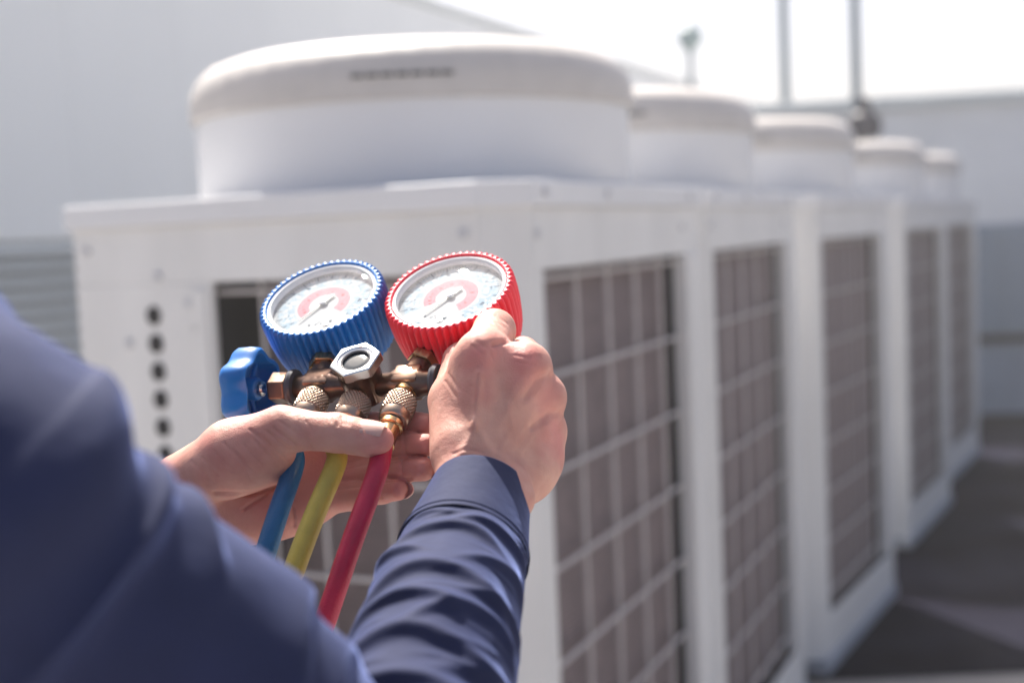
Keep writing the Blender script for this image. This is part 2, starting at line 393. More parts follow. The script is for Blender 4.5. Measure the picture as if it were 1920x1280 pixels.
    for k in range(16):
        t = k * math.pi / 8; b.tube([(cx + .04 * math.cos(t), cy + .04 * math.sin(t), 1.851), (cx + .345 * math.cos(t), cy + .345 * math.sin(t), 1.849)], .003, 6)
    b.obj('guard_wires', M['guard'], g, True)
    # slot vents on the guard lip
    sv = MB(); sv.box((-.010, -.004, -.0025), (.010, .004, .0025)); svm = sv.mesh('vent_slot', M['black'])
    for k in range(7):
        t = rad(-74 + k * 3.3); q = link('vent_slot', svm, g); q.location = (cx + (R + .0105) * math.cos(t), cy + (R + .0105) * math.sin(t), 1.781); q.rotation_euler.z = t + math.pi / 2
    # fan
    b = MB(); b.lathe([(.07, 1.66), (.08, 1.70), (.07, 1.74)], 24, 'z', (cx, cy, 0)); hub = b.obj('fan_hub', M['black'], e, True)
    for k in range(4):
        t0 = k * math.pi / 2; vs = []
        for r in (.06, .2, .40):
            for da, dz in ((-.35, -.03), (.35, .04)):
                vs.append((cx + r * math.cos(t0 + da), cy + r * math.sin(t0 + da), 1.70 + dz))
        vs2 = [(a, b_, c_ - .006) for a, b_, c_ in vs]
        b = MB(); b.add(vs + vs2, [(0, 2, 3, 1), (2, 4, 5, 3), (6, 7, 9, 8), (8, 9, 11, 10), (0, 1, 7, 6), (4, 10, 11, 5), (0, 6, 8, 2), (2, 8, 10, 4), (1, 3, 9, 7), (3, 5, 11, 9)]); b.obj('fan_blade', M['black'], hub)
    return e
unit = build_unit()
corner = np.array([.0125, 2.0, 0])
def place_unit(o, s, shift, yaw_extra, ):
    p = corner + u1 * s - u2 * shift
    o.location = p; o.rotation_euler = (0, 0, -rad(YAW + yaw_extra))
spots = [(0, 0, 0, 'cream rooftop condenser unit with round cable holes beside its front opening'),
         (1.05, 0, 0, 'cream condenser unit second in the row, close behind the one with cable holes'),
         (2.26, .02, 5, 'cream condenser unit in the middle of the row, third from the front one'),
         (4.0, .07, 5, 'cream condenser unit fourth along the row, next to last before the end wall'),
         (5.5, .10, 5, 'cream condenser unit last in the row, closest to the low end wall')]
for i, (s, sh, ya, lab) in enumerate(spots):
    o = unit if i == 0 else copy_tree(unit)
    place_unit(o, s, sh, ya); tag(o, lab, 'condenser unit', 'rooftop condenser units standing in a row')

# ------------------------------------------------------------------ buildings behind
def wall_building(name, a, b, h, thick, m, label):
    """wall from a to b (xy), towards the left of a->b is the back"""
    a = np.array(a); b = np.array(b); d = (b - a) / np.linalg.norm(b - a); L = np.linalg.norm(b - a); ang = math.atan2(d[1], d[0])
    e = empty(name, Matrix.Translation((a[0], a[1], 0)) @ Matrix.Rotation(ang, 4, 'Z'))
    q = MB(); q.box((0, 0, 0), (L, thick, h)); q.obj('wall', m, e)
    q = MB(); q.box((-.05, -.06, h + .001), (L + .05, thick + .05, h + .09)); q.obj('coping', M['slat'], e, bevel=.01)
    tag(e, label, 'building'); return e, L
DL = 6.5; c2 = np.array([u1[0], u1[1]]); l2 = np.array([u2[0], u2[1]])
HB = 4.0
A = l2 * DL + c2 * 1.0; Bq = l2 * DL + c2 * 30
e, L = wall_building('metal_clad_building', tuple(A), tuple(Bq), HB, 5, M['roof_wall'], 'tall pale metal clad building running behind the row of condenser units')
# vertical cladding panels on its face (upper part), each a part; lapped louvre slats below
pw = 1.2; x = .02
pm = MB(); pm.box((0, -.03, 1.62), (pw - .004, -.001, HB - .02)); pme = pm.mesh('cladding_panel', M['roof_wall'], bevel=.004)
while x < L - pw:
    o = link('cladding_panel', pme, e); o.location.x = x; x += pw
sm_ = MB(); sm_.add([(0, -.01, 0), (4.4, -.01, 0), (4.4, -.075, -.055), (0, -.075, -.055), (0, -.01, -.012), (4.4, -.01, -.012), (4.4, -.075, -.067), (0, -.075, -.067)],
                     [(0, 1, 2, 3), (4, 7, 6, 5), (0, 3, 7, 4), (1, 5, 6, 2), (3, 2, 6, 7), (0, 4, 5, 1)])
sme = sm_.mesh('louvre_slat', M['slat'])
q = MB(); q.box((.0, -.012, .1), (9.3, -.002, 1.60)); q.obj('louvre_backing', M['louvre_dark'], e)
for bay in range(2):
    for k in range(14):
        o = link('louvre_slat', sme, e); o.location = (.1 + bay * 4.6, 0, 1.585 - k * .105)
# low end wall with a dark blue louvred opening
ea, eb = np.array([1.95, 9.75]), np.array([9.0, 8.75])
e, L = wall_building('low_end_wall', tuple(ea), tuple(eb), 2.30, .25, M['end_wall'], 'low grey wall with blue louvres closing off the end of the row')
xs = 1.42
q = MB(); q.box((xs, -.03, .60), (xs + 2.2, -.002, 1.42)); q.obj('louvre_frame', M['plinth'], e, bevel=.004)
q = MB(); q.box((xs - .4, -.05, .54), (L, -.0025, .595)); q.obj('sill', M['black'], e)
q = MB(); q.box((xs - .4, -.02, 0), (L, -.003, .535)); q.obj('plinth', M['plinth'], e)
bm_ = MB(); bm_.box((0, -.06, 0), (2.14, -.031, .030)); bme = bm_.mesh('louvre_slat', M['slat_blue'], bevel=.003)
for k in range(15):
    o = link('louvre_slat', bme, e); o.location = (xs + .03, 0, .625 + k * .052)

# poles and lamp
def pole(px, d, r, h, label, name='steel_pole', box=None):
    b = P(px, 400, d); e = empty(name, Matrix.Translation((b[0], b[1], 0)))
    q = MB(); q.lathe([(r, .012), (r * .95, h)], 16); q.obj('pole', M['pole'], e, True)
    q = MB(); q.lathe([(r * 2.6, 0), (r * 2.6, .012), (r * 1.2, .03)], 16); q.obj('base_plate', M['pole'], e, True)
    if box:
        z = box; q = MB(); q.lathe([(.04, -.13), (.10, -.115), (.12, -.05), (.10, .03), (.05, .06), (.045, .14), (.035, .15)], 20, 'z', (.035, -.05, z)); q.obj('lamp_housing', M['lampdark'], e, True)
    else:
        q = MB(); q.lathe([(r * 1.6, 2.14), (r * 1.7, 2.28), (r * 1.05, 2.30)], 16); q.obj('collar', M['kerb'], e, True)
    return tag(e, label, 'pole')
pole(1479, 10.8, .045, 5.5, 'thin bare steel pole rising behind the low end wall')
pole(1611, 8.85, .037, 5.0, 'thin steel pole carrying a small black lamp housing', box=2.17)
b = P(1296, 150, 14); e = empty('globe_lamp_post', Matrix.Translation((b[0], b[1], 0)))
zc = P(1296, 72, 14)[2]
q = MB(); q.lathe([(.09, 0), (.09, .05), (.045, .1), (.038, zc - .14)], 16); q.obj('post', M['pole'], e, True)
q = MB(); q.lathe([(.06, zc - .14), (.10, zc - .10), (.135, zc - .03), (.14, zc + .03), (.11, zc + .09), (.05, zc + .125)], 24); q.obj('globe', M['globe'], e, True)
q = MB(); q.lathe([(.05, zc + .125), (.055, zc + .14), (.02, zc + .165)], 16); q.obj('cap', M['pole'], e, True)
tag(e, 'slim post topped by a round pale green globe lamp', 'lamp post')

# ------------------------------------------------------------------ SDF modelling
def rcone(p, a, b, ra, rb):
    a = np.asarray(a, np.float32); b = np.asarray(b, np.float32); ba = b - a; L = float(ba @ ba) + 1e-12
    t = np.clip(((p - a) @ ba) / L, 0, 1)
    return np.linalg.norm(p - a - t[:, None] * ba, axis=1) - (ra + (rb - ra) * t)
def ellip(p, c, r, Rm=None):
    q = p - np.asarray(c, np.float32)
    if Rm is not None: q = q @ np.asarray(Rm, np.float32)
    r = np.asarray(r, np.float32)
    k0 = np.linalg.norm(q / r, axis=1); k1 = np.linalg.norm(q / (r * r), axis=1) + 1e-9
    return k0 * (k0 - 1) / k1
def smin(a, b, k):
    if k <= 0: return np.minimum(a, b)
    h = np.maximum(k - np.abs(a - b), 0) / k
    return np.minimum(a, b) - h * h * k * .25
def chain(p, pts, k=.003):
    d = None
    for (a, ra), (b, rb) in zip(pts[:-1], pts[1:]):
        q = rcone(p, a, b, ra, rb); d = q if d is None else smin(d, q, k)
    return d
def polygonise(f, lo, hi, h, newton=2):
    lo = np.array(lo, np.float32); hi = np.array(hi, np.float32)
    B = 4; nb = np.ceil((hi - lo) / (h * B)).astype(int) + 1; n = nb * B
    ax = [lo[i] + h * np.arange(n[i], dtype=np.float32) for i in range(3)]
    cx = [lo[i] + h * (B * np.arange(nb[i], dtype=np.float32) + (B - 1) / 2) for i in range(3)]
    G = np.stack(np.meshgrid(*cx, indexing='ij'), -1).reshape(-1, 3)
    dc = f(G).reshape(nb)
    D = np.repeat(np.repeat(np.repeat(dc, B, 0), B, 1), B, 2).astype(np.float32)
    near = np.argwhere(np.abs(dc) < h * B * 1.6)
    off = np.stack(np.meshgrid(*[np.arange(B)] * 3, indexing='ij'), -1).reshape(-1, 3)
    I = (near[:, None, :] * B + off[None]).reshape(-1, 3)
    for c0 in range(0, len(I), 400000):
        J = I[c0:c0 + 400000]; pts = (lo + h * J).astype(np.float32)
        D[J[:, 0], J[:, 1], J[:, 2]] = f(pts)
    ins = D < 0
    cnt = np.zeros(n - 1, np.int8)
    for a in (0, 1):
        for b in (0, 1):
            for c in (0, 1): cnt += ins[a:n[0] - 1 + a, b:n[1] - 1 + b, c:n[2] - 1 + c]
    cells = np.argwhere((cnt > 0) & (cnt < 8)); acc = np.zeros((len(cells), 3), np.float32); num = np.zeros(len(cells), np.float32)
    corners = [(a, b, c) for a in (0, 1) for b in (0, 1) for c in (0, 1)]
    for i, c1 in enumerate(corners):
        for c2_ in corners[i + 1:]:
            if sum(abs(a - b) for a, b in zip(c1, c2_)) != 1: continue
            d1 = D[cells[:, 0] + c1[0], cells[:, 1] + c1[1], cells[:, 2] + c1[2]]; d2 = D[cells[:, 0] + c2_[0], cells[:, 1] + c2_[1], cells[:, 2] + c2_[2]]
            x = (d1 < 0) != (d2 < 0); t = np.where(x, d1 / np.where(x, d1 - d2, 1), 0)[:, None]
            acc += np.where(x[:, None], np.array(c1) + t * (np.array(c2_) - np.array(c1)), 0); num += x
    V = lo + h * (cells + acc / num[:, None])
    idx = -np.ones(n - 1, np.int64); idx[cells[:, 0], cells[:, 1], cells[:, 2]] = np.arange(len(cells))
    quads = []
    for axis in range(3):
        e1, e2 = [(1, 2), (2, 0), (0, 1)][axis]
        sl0 = [slice(None)] * 3; sl1 = [slice(None)] * 3; sl0[axis] = slice(0, -1); sl1[axis] = slice(1, None)
        a = ins[tuple(sl0)]; b = ins[tuple(sl1)]; E = np.argwhere(a != b)
        E = E[(E[:, e1] > 0) & (E[:, e2] > 0) & (E[:, e1] < n[e1] - 1) & (E[:, e2] < n[e2] - 1)]
        flip = ~a[E[:, 0], E[:, 1], E[:, 2]]
        def cell(d1, d2):
            q = E.copy(); q[:, e1] += d1; q[:, e2] += d2; return idx[q[:, 0], q[:, 1], q[:, 2]]
        q = np.stack([cell(-1, -1), cell(0, -1), cell(0, 0), cell(-1, 0)], 1)
        q[flip] = q[flip][:, ::-1]; quads.append(q)
    Q = np.concatenate(quads); Q = Q[(Q >= 0).all(1)]
    V = V.astype(np.float32); eps = h * .4
    for _ in range(newton):
        N = grad(f, V, eps); V = V - np.clip(f(V), -h, h)[:, None] * N
    return V, Q, grad(f, V, eps)
def grad(f, V, eps):
    g = np.stack([f(V + np.eye(3, dtype=np.float32)[i] * eps) - f(V - np.eye(3, dtype=np.float32)[i] * eps) for i in range(3)], 1)
    return g / (np.linalg.norm(g, axis=1)[:, None] + 1e-12)
def np_mesh(name, parts, m, flush=None):
    V = np.concatenate([p[0] for p in parts]); o = 0; F = []
    for v, q in parts: F.append(np.asarray(q) + o); o += len(v)
    F = np.concatenate(F); me = bpy.data.meshes.new(name)
    me.vertices.add(len(V)); me.vertices.foreach_set('co', V.astype(np.float32).ravel())
    me.loops.add(F.size); me.loops.foreach_set('vertex_index', F.astype(np.int32).ravel())
    me.polygons.add(len(F)); me.polygons.foreach_set('loop_start', np.arange(0, F.size, 4, dtype=np.int32))
    me.polygons.foreach_set('use_smooth', np.ones(len(F), bool))
    me.update(calc_edges=True); me.validate()
    if flush is not None:
        a = me.attributes.new('flush', 'FLOAT', 'POINT'); a.data.foreach_set('value', flush.astype(np.float32))
    me.materials.append(m); return me
def proj(V):
    q = V - CAM; z = q @ Fv; return 960 + FPX * (q @ Rv) / z, 640 - FPX * (q @ Uv) / z, z
def seg_dist(x, y, pts):
    d = None
    for (x0, y0), (x1, y1) in zip(pts[:-1], pts[1:]):
        bx, by = x1 - x0, y1 - y0; t = np.clip(((x - x0) * bx + (y - y0) * by) / (bx * bx + by * by), 0, 1)
        q = np.hypot(x - x0 - t * bx, y - y0 - t * by); d = q if d is None else np.minimum(d, q)
    return d
def strokes(V, N, lst):
    """raise or sink the skin along lines on the side that faces the viewer: (polyline, half width px, height mm)"""
    x, y, z = proj(V); toc = CAM - V; toc /= np.linalg.norm(toc, axis=1)[:, None]
    face = np.clip(((N * toc).sum(1) - .1) / .3, 0, 1)
    zmin = {}
    for pts, wd, hmm in lst:
        d = seg_dist(x, y, pts); V = V + N * (face * hmm * (1.5 if wd < 3.2 else 1.0) * .001 * np.exp(-(d / wd) ** 2))[:, None].astype(np.float32)
    return V
def vnoise(V, scale, seed):
    """smooth pseudo noise from a few rotated sines"""
    r = np.random.default_rng(seed); o = np.zeros(len(V))
    for i in range(7):
        k = r.normal(size=3); k = k / np.linalg.norm(k) * scale * r.uniform(.6, 1.6); o += np.sin(V @ k + r.uniform(0, 6.28))
    return o / 7

# ---------------- right hand (back of the hand, closed round the valve knob)
mm = .001
def RH():
    q = lambda x, y, d, r: (P(x, y, d), r * mm)
    palm = [[q(868, 1010, .645, 17), q(885, 925, .668, 16.5)],
            [q(890, 1010, .648, 17), q(925, 930, .672, 15.5)],
            [q(880, 920, .668, 15.5), q(872, 845, .683, 15)],
            [q(928, 930, .672, 15), q(985, 880, .697, 15)],
            [q(985, 885, .697, 14), q(1008, 862, .706, 13.5)],
            [q(893, 858, .680, 12.5), q(905, 668, .690, 13.5)],      # metacarpals
            [q(915, 862, .682, 12.5), q(985, 690, .693, 13.5)],
            [q(945, 868, .688, 12.5), q(1016, 745, .704, 12.5)],
            [q(970, 876, .694, 12.5), q(1020, 808, .712, 11.5)],
            [q(870, 800, .698, 12), q(884, 690, .700, 12)],        # first web muscle
            [q(930, 780, .705, 16), q(965, 730, .710, 15)],
            [q(860, 850, .688, 13.5), q(852, 752, .708, 13.5)],   # thumb metacarpal
            [q(956, 908, .664, 8), q(970, 935, .660, 8)]]          # ulna head
    fingers = [
        [q(852, 752, .708, 13.3), q(868, 680, .732, 11.5), q(896, 652, .757, 9.5)],
        [q(905, 668, .690, 13.2), q(927, 619, .722, 11.6), q(918, 655, .752, 10), q(895, 700, .757, 8.5)],
        [q(985, 690, .693, 13.2), q(978, 668, .735, 11), q(945, 700, .765, 10), q(905, 730, .762, 9)],
        [q(1016, 745, .704, 12.3), q(1010, 735, .742, 10.5), q(965, 750, .766, 9.5), q(920, 765, .760, 8.5)],
        [q(1020, 808, .712, 11.2), q(1012, 800, .745, 9.5), q(975, 800, .764, 8.5), q(935, 805, .757, 7.5)]]
    return palm, fingers
def hand_sdf(palm, fingers, kp=.010, kf=.006, kk=.0012, kc=.003):
    def f(p):
        p = p.astype(np.float32); d = None
        for c in palm:
            q = chain(p, c); d = q if d is None else smin(d, q, kp)
        out = None
        for c in fingers:
            q = smin(d, chain(p, c, kc), kf); out = q if out is None else smin(out, q, kk)
        return out
    return f
def bounds(palm, fingers, pad=.01):
    pts = np.array([a - r for c in palm + fingers for a, r in c]); pt2 = np.array([a + r for c in palm + fingers for a, r in c])
    return pts.min(0) - pad, pt2.max(0) + pad
HRES = .0009
palmR, fingR = RH(); fR = hand_sdf(palmR, fingR)
VR, QR, NR = polygonise(fR, *bounds(palmR, fingR), HRES)
VR = strokes(VR, NR, [
    ([(890, 800), (893, 760), (899, 700)], 8, 1.9),                 # index tendon ridge
    ([(868, 846), (887, 814), (891, 790)], 9, 1.2), ([(922, 846), (902, 814), (892, 795)], 9, 1.1),
    ([(925, 820), (955, 760), (978, 715)], 10, .5), ([(955, 840), (1000, 770)], 9, .4),
    ([(925, 835), (928, 760)], 18, -1.3), ([(862, 785), (872, 700)], 17, -1.4),
    ([(944, 740), (930, 690), (938, 655)], 13, -1.5), ([(1040, 700), (1010, 712), (985, 745)], 9, -1.7), ([(1062, 774), (1030, 776), (1000, 800)], 8, -1.6), ([(985, 672), (992, 690)], 16, .9), ([(1022, 735), (1026, 750)], 13, .9), ([(1026, 800), (1030, 815)], 11, .8),
    ([(926, 645), (962, 636)], 5, -2.0), ([(893, 650), (928, 643)], 6, -.5),
    ([(940, 855), (965, 880), (978, 915)], 8, .6), ([(935, 850), (962, 800), (950, 750), (968, 715)], 5, .35), ([(975, 850), (1000, 815), (1010, 790)], 5, .3), ([(895, 640), (918, 655), (925, 672)], 2.5, -.3), ([(885, 648), (905, 664)], 2.5, -.25), ([(965, 665), (990, 672), (1012, 668)], 2.5, -.25), ([(970, 680), (1000, 684)], 2.5, -.22), ([(840, 700), (860, 730)], 2.5, -.3), ([(835, 715), (852, 742)], 2.5, -.3), ([(850, 850), (880, 842), (905, 848)], 3, -.3), ([(850, 862), (880, 856)], 3, -.25),
    ([(930, 590), (952, 607)], 2.5, -.25), ([(924, 596), (946, 614)], 2.5, -.25), ([(915, 600), (936, 620)], 2.5, -.22)])
# ---------------- left hand (palm up under the fittings, thumb across)
def LH():
    q = lambda x, y, d, r: (P(x, y, d), r * mm)
    palm = [[q(180, 1010, .80, 24), q(345, 925, .738, 19)],
            [q(200, 1090, .80, 22), q(375, 985, .745, 17)],
            [q(345, 908, .728, 17.5), q(440, 852, .708, 17.5)],        # wrist to thenar
            [q(440, 850, .706, 17.5), q(528, 806, .702, 12.8)],        # thumb metacarpal with its muscle
            [q(430, 880, .710, 14), q(505, 860, .712, 14)],
            [q(375, 960, .742, 17), q(500, 955, .742, 16)],
            [q(400, 975, .744, 15), q(560, 955, .740, 13.5)],
            [q(400, 935, .742, 16), q(600, 838, .748, 12)],
            [q(410, 945, .742, 16), q(612, 868, .750, 12)],
            [q(420, 955, .742, 15), q(612, 900, .748, 12)],
            [q(430, 965, .742, 14), q(598, 933, .740, 12)]]
    fingers = [
        [q(528, 806, .702, 12.6), q(560, 806, .699, 11.0), q(632, 811, .692, 10.4), q(664, 817, .689, 9.6), q(692, 823, .687, 8.9), q(712, 824, .686, 7.6)],
        [q(600, 838, .748, 11), q(698, 802, .742, 8.8), q(762, 793, .730, 7.6), q(800, 797, .722, 6.8)],
        [q(612, 868, .750, 11), q(695, 842, .738, 9), q(762, 834, .718, 7.2), q(799, 834, .708, 6.3)],
        [q(612, 900, .748, 11), q(694, 886, .733, 8.8), q(757, 880, .713, 7.2), q(794, 879, .703, 6.6)],
        [q(598, 933, .740, 10.5), q(668, 929, .727, 8), q(716, 921, .713, 6.5), q(746, 918, .706, 5.9)]]
    return palm, fingers
palmL, fingL = LH(); fL = hand_sdf(palmL, fingL, kp=.009, kf=.005)
VL, QL, NL = polygonise(fL, *bounds(palmL, fingL), HRES)
VL = strokes(VL, NL, [
    ([(516, 913), (470, 926), (400, 925)], 4, -1.6), ([(516, 913), (545, 895), (560, 870)], 4, -1.2), ([(500, 925), (455, 955)], 3, -.8),
    ([(552, 985), (548, 950)], 3.5, -1.2),
    ([(500, 808), (535, 838), (560, 850)], 2.6, -.6), ([(487, 816), (520, 848), (540, 862)], 2.6, -.55), ([(474, 822), (505, 856)], 2.6, -.5), ([(512, 802), (552, 832)], 2.6, -.6),
    ([(455, 832), (490, 868)], 2.6, -.4), ([(470, 805), (500, 835), (530, 872)], 2.4, -.5), ([(420, 830), (455, 868), (470, 900)], 2.4, -.35), ([(400, 845), (440, 885)], 2.4, -.3), ([(380, 858), (410, 890)], 2.4, -.3), ([(560, 800), (585, 838)], 2.6, -.35), ([(575, 790), (590, 815)], 2.4, -.3), ([(524, 790), (562, 815)], 2.4, -.4), ([(436, 842), (470, 878)], 2.6, -.35), ([(360, 865), (400, 905)], 3, -.3),
    ([(627, 776), (634, 786), (633, 797)], 2.4, -.6), ([(641, 781), (645, 794)], 2.4, -.5), ([(652, 785), (654, 796)], 2.2, -.4), ([(618, 775), (622, 790)], 2.2, -.4),
    ([(676, 806), (676, 822)], 3, -.3), ([(525, 765), (548, 790)], 9, .5),
    ([(630, 882), (700, 866), (760, 857), (815, 856)], 3.5, -1.0), ([(625, 918), (690, 908), (735, 900), (770, 897)], 3.5, -1.0), ([(757, 815), (759, 850)], 3, -.5), ([(752, 860), (754, 896)], 3, -.5), ([(713, 902), (715, 932)], 3, -.5)])

# ------------------------------------------------------------------ the person
SHR = Cc(-.215, -.075, .43); ELR = Cc(-.035, -.235, .49); WRR = P(888, 930, .667)
SHL = Cc(-.53, -.045, .47); ELL = Cc(-.42, -.23, .66); WRL = P(330, 920, .742)
NECK = Cc(-.355, .02, .44); HIPC = np.array([-.36, .40, .93]); HEAD = Cc(-.345, .19, .49)
ROOT = np.array([-.36, .42, 0])
feet = [np.array([-.25, .46, .0]), np.array([-.47, .44, 0])]
hips = [HIPC + (.09, 0, -.02), HIPC + (-.09, 0, -.02)]; knees = [np.array([-.26, .45, .5]), np.array([-.47, .43, .5])]
face_dir = (P(700, 760, .72) - HEAD); face_dir /= np.linalg.norm(face_dir)
fr = np.cross(face_dir, [0, 0, 1.0]); fr /= np.linalg.norm(fr); fu = np.cross(fr, face_dir)
HR = np.stack([fr, face_dir, fu], 1)                      # head axes: right, forward, up
hp = lambda x, y, z: HEAD + fr * x + face_dir * y + fu * z
chest = (SHR + SHL) / 2 + np.array([0, .0, -.16])
def body_f(p, g=0.0, legs=True, head=True):
    p = p.astype(np.float32)
    d = ellip(p, chest, (.165 + g, .105 + g, .24 + g)); d = smin(d, ellip(p, (chest + HIPC) / 2, (.15 + g, .095 + g, .25 + g)), .05)
    d = smin(d, ellip(p, HIPC, (.165 + g, .11 + g, .13 + g)), .05)
    d = smin(d, rcone(p, SHR, SHL, .034 + g, .05 + g), .05)
    return d
def inner_f(p):
    p = p.astype(np.float32); d = body_f(p)
    for a, b, c, s in ((SHR, ELR, WRR, 1), (SHL, ELL, WRL, 1)):
        d = smin(d, rcone(p, a, b, .036, .030), .02); d = smin(d, rcone(p, b, c, .030, .017), .008)
    for h, k, ft in zip(hips, knees, feet):
        d = smin(d, rcone(p, h, k, .078, .052), .03); d = smin(d, rcone(p, k, ft + (0, -.02, .09), .05, .035), .02)
        d = smin(d, rcone(p, ft + (0, -.03, .045), ft + (.01, .12, .035), .036, .028), .02)
    d = smin(d, rcone(p, NECK - (0, 0, .04), hp(0, -.02, -.06), .058, .052), .03)
    return d
def head_f(p):
    p = p.astype(np.float32)
    d = ellip(p, hp(0, -.01, .03), (.076, .096, .092), HR)
    d = smin(d, ellip(p, hp(0, .018, -.05), (.056, .068, .066), HR), .03)
    d = smin(d, rcone(p, hp(0, .085, .008), hp(0, .104, -.030), .009, .013), .012)
    d = smin(d, rcone(p, hp(-.014, .086, -.062), hp(.014, .086, -.062), .009, .009), .008)
    d = smin(d, rcone(p, hp(-.03, .083, .035), hp(.03, .083, .035), .011, .011), .015)
    for s in (-1, 1):
        d = smin(d, ellip(p, hp(s * .079, -.005, .0), (.010, .022, .033), HR), .006)
        d = np.maximum(d, -(np.linalg.norm(p - hp(s * .031, .098, .016).astype(np.float32), axis=1) - .017))
    d = np.maximum(d, -rcone(p, hp(-.02, .0985, -.062), hp(.02, .0985, -.062), .002, .002))
    return smin(d, rcone(p, hp(0, -.02, -.05), NECK - (0, 0, .03), .053, .058), .02)
lo = np.array([-.85, .1, -.02]); hi = np.array([.12, 1.0, 1.55])
VB, QB, _ = polygonise(inner_f, lo, hi, .011, 1)
VH, QH, _ = polygonise(head_f, HEAD - .17 - np.array([0, 0, .06]), HEAD + .17, .004, 1)
flR = np.zeros(len(VR)); flL = np.zeros(len(VL))
def fl(V, arr, pts):
    for c, r, a in pts: arr[:] = np.maximum(arr, a * np.exp(-(np.linalg.norm(V - c, axis=1) / r) ** 2))
fl(VL, flL, [(P(800, 806, .72), .022, .42), (P(799, 832, .708), .022, .42), (P(794, 877, .703), .022, .42), (P(746, 914, .706), .022, .42), (P(712, 824, .685), .010, .6),
             (P(600, 880, .74), .035, .45), (P(530, 950, .73), .03, .35), (P(450, 870, .69), .025, .2)])
fl(VR, flR, [(P(985, 690, .68), .013, .5), (P(1016, 745, .69), .013, .5), (P(1020, 808, .70), .012, .5), (P(930, 615, .71), .010, .2), (P(905, 668, .68), .012, .42)])
PERSON = empty('person', Matrix.Translation(Vector(ROOT)))
rel = lambda V: V - ROOT
body = link('body', np_mesh('body', [(rel(VR), QR), (rel(VL), QL), (rel(VB), QB), (rel(VH), QH)], M['skin'], np.concatenate([flR, flL, np.zeros(len(VB) + len(VH))])), PERSON)
body['label'] = 'bare hands, one closed round the valve knob and one cradling the hose fittings'

# nails
def nail(c, along, out, L, W):
    along = along / np.linalg.norm(along); out = out - along * (out @ along); out /= np.linalg.norm(out); sd = np.cross(along, out)
    vs = []; fs = []; nu, nv = 10, 8
    for i in range(nu + 1):
        for j in range(nv + 1):
            u = i / nu * 2 - 1; v = j / nv * 2 - 1
            wv = W * (1 - .18 * max(0, u) ** 3 - .25 * max(0, -u) ** 4)
            vs.append(c + along * L * u * (1 - .10 * v * v) + sd * wv * v - out * (.0024 * v * v + .0007 * u * u) - ROOT)
    vs2 = [q - out * .0010 for q in vs]; k = nv + 1
    for i in range(nu):
        for j in range(nv):
            a = i * k + j; fs.append((a, a + k, a + k + 1, a + 1)); b_ = a + len(vs); fs.append((b_, b_ + 1, b_ + k + 1, b_ + k))
    o = len(vs)
    for i in range(nu):
        a = i * k; fs.append((a, a + o, a + k + o, a + k)); a = i * k + nv; fs.append((a, a + k, a + k + o, a + o))
    for j in range(nv):
        a = j; fs.append((a, a + 1, a + 1 + o, a + o)); a = nu * k + j; fs.append((a, a + o, a + 1 + o, a + 1))
    q = MB(); q.add(vs + vs2, fs); return q.obj('fingernail', M['nail'], body, True, ang=60)
toc = -Fv
tb = P(712, 824, .686) - P(664, 817, .689)
out = Uv * .86 + toc * .50
cN = P(688, 817, .6872); outn = out - tb * (out @ tb) / (tb @ tb); outn /= np.linalg.norm(outn)
nail(cN + outn * .0088, tb, outn, .0105, .0064)
for a, b_, r in ((fingL[2][2], fingL[2][3], 6.4), (fingL[3][2], fingL[3][3], 6.8), (fingL[4][2], fingL[4][3], 6.0)):
    ax = b_[0] - a[0]; ot = -toc * .75 + Rv * .45 - Uv * .25; ot = ot - ax * (ot @ ax) / (ax @ ax); ot /= np.linalg.norm(ot)
    nail(b_[0] + ot * (r * mm - .0004) + ax / np.linalg.norm(ax) * .0015, ax, ot, .0062, .0048)

# shirt: torso and left sleeve from one field, right sleeve as a folded tube
def shirt_f(p):
    p = p.astype(np.float32); d = body_f(p, .022)
    d = smin(d, rcone(p, SHL, ELL, .066, .056), .05); d = smin(d, rcone(p, ELL, WRL + (ELL - WRL) * .16, .055, .039), .012)
    d = smin(d, rcone(p, NECK - (0, 0, .045), NECK + (0, .01, .01), .078, .066), .02)
    d = np.maximum(d, -(p[:, 2] - .90)); 
    d = np.maximum(d, -rcone(p, NECK + (0, .01, -.01), NECK + (0, .012, .10), .060, .062))
    return d + (.004 * vnoise(p, 45, 3) + .003 * vnoise(p, 90, 4)).astype(np.float32)
VS, QS, _ = polygonise(shirt_f, np.array([-.85, .15, .85]), np.array([.12, 1.0, 1.62]), .008, 1)

def catmull(pts, n):
    pts = [np.asarray(q, float) for q in pts]; pts = [2 * pts[0] - pts[1]] + pts + [2 * pts[-1] - pts[-2]]
    segs = len(pts) - 3; out = []
    for t in np.linspace(0, segs, n):
        i = min(int(t), segs - 1); u = t - i; p0, p1, p2, p3 = pts[i:i + 4]
        out.append(.5 * ((2 * p1) + (-p0 + p2) * u + (2 * p0 - 5 * p1 + 4 * p2 - p3) * u * u + (-p0 + 3 * p1 - 3 * p2 + p3) * u ** 3))
    return np.array(out)
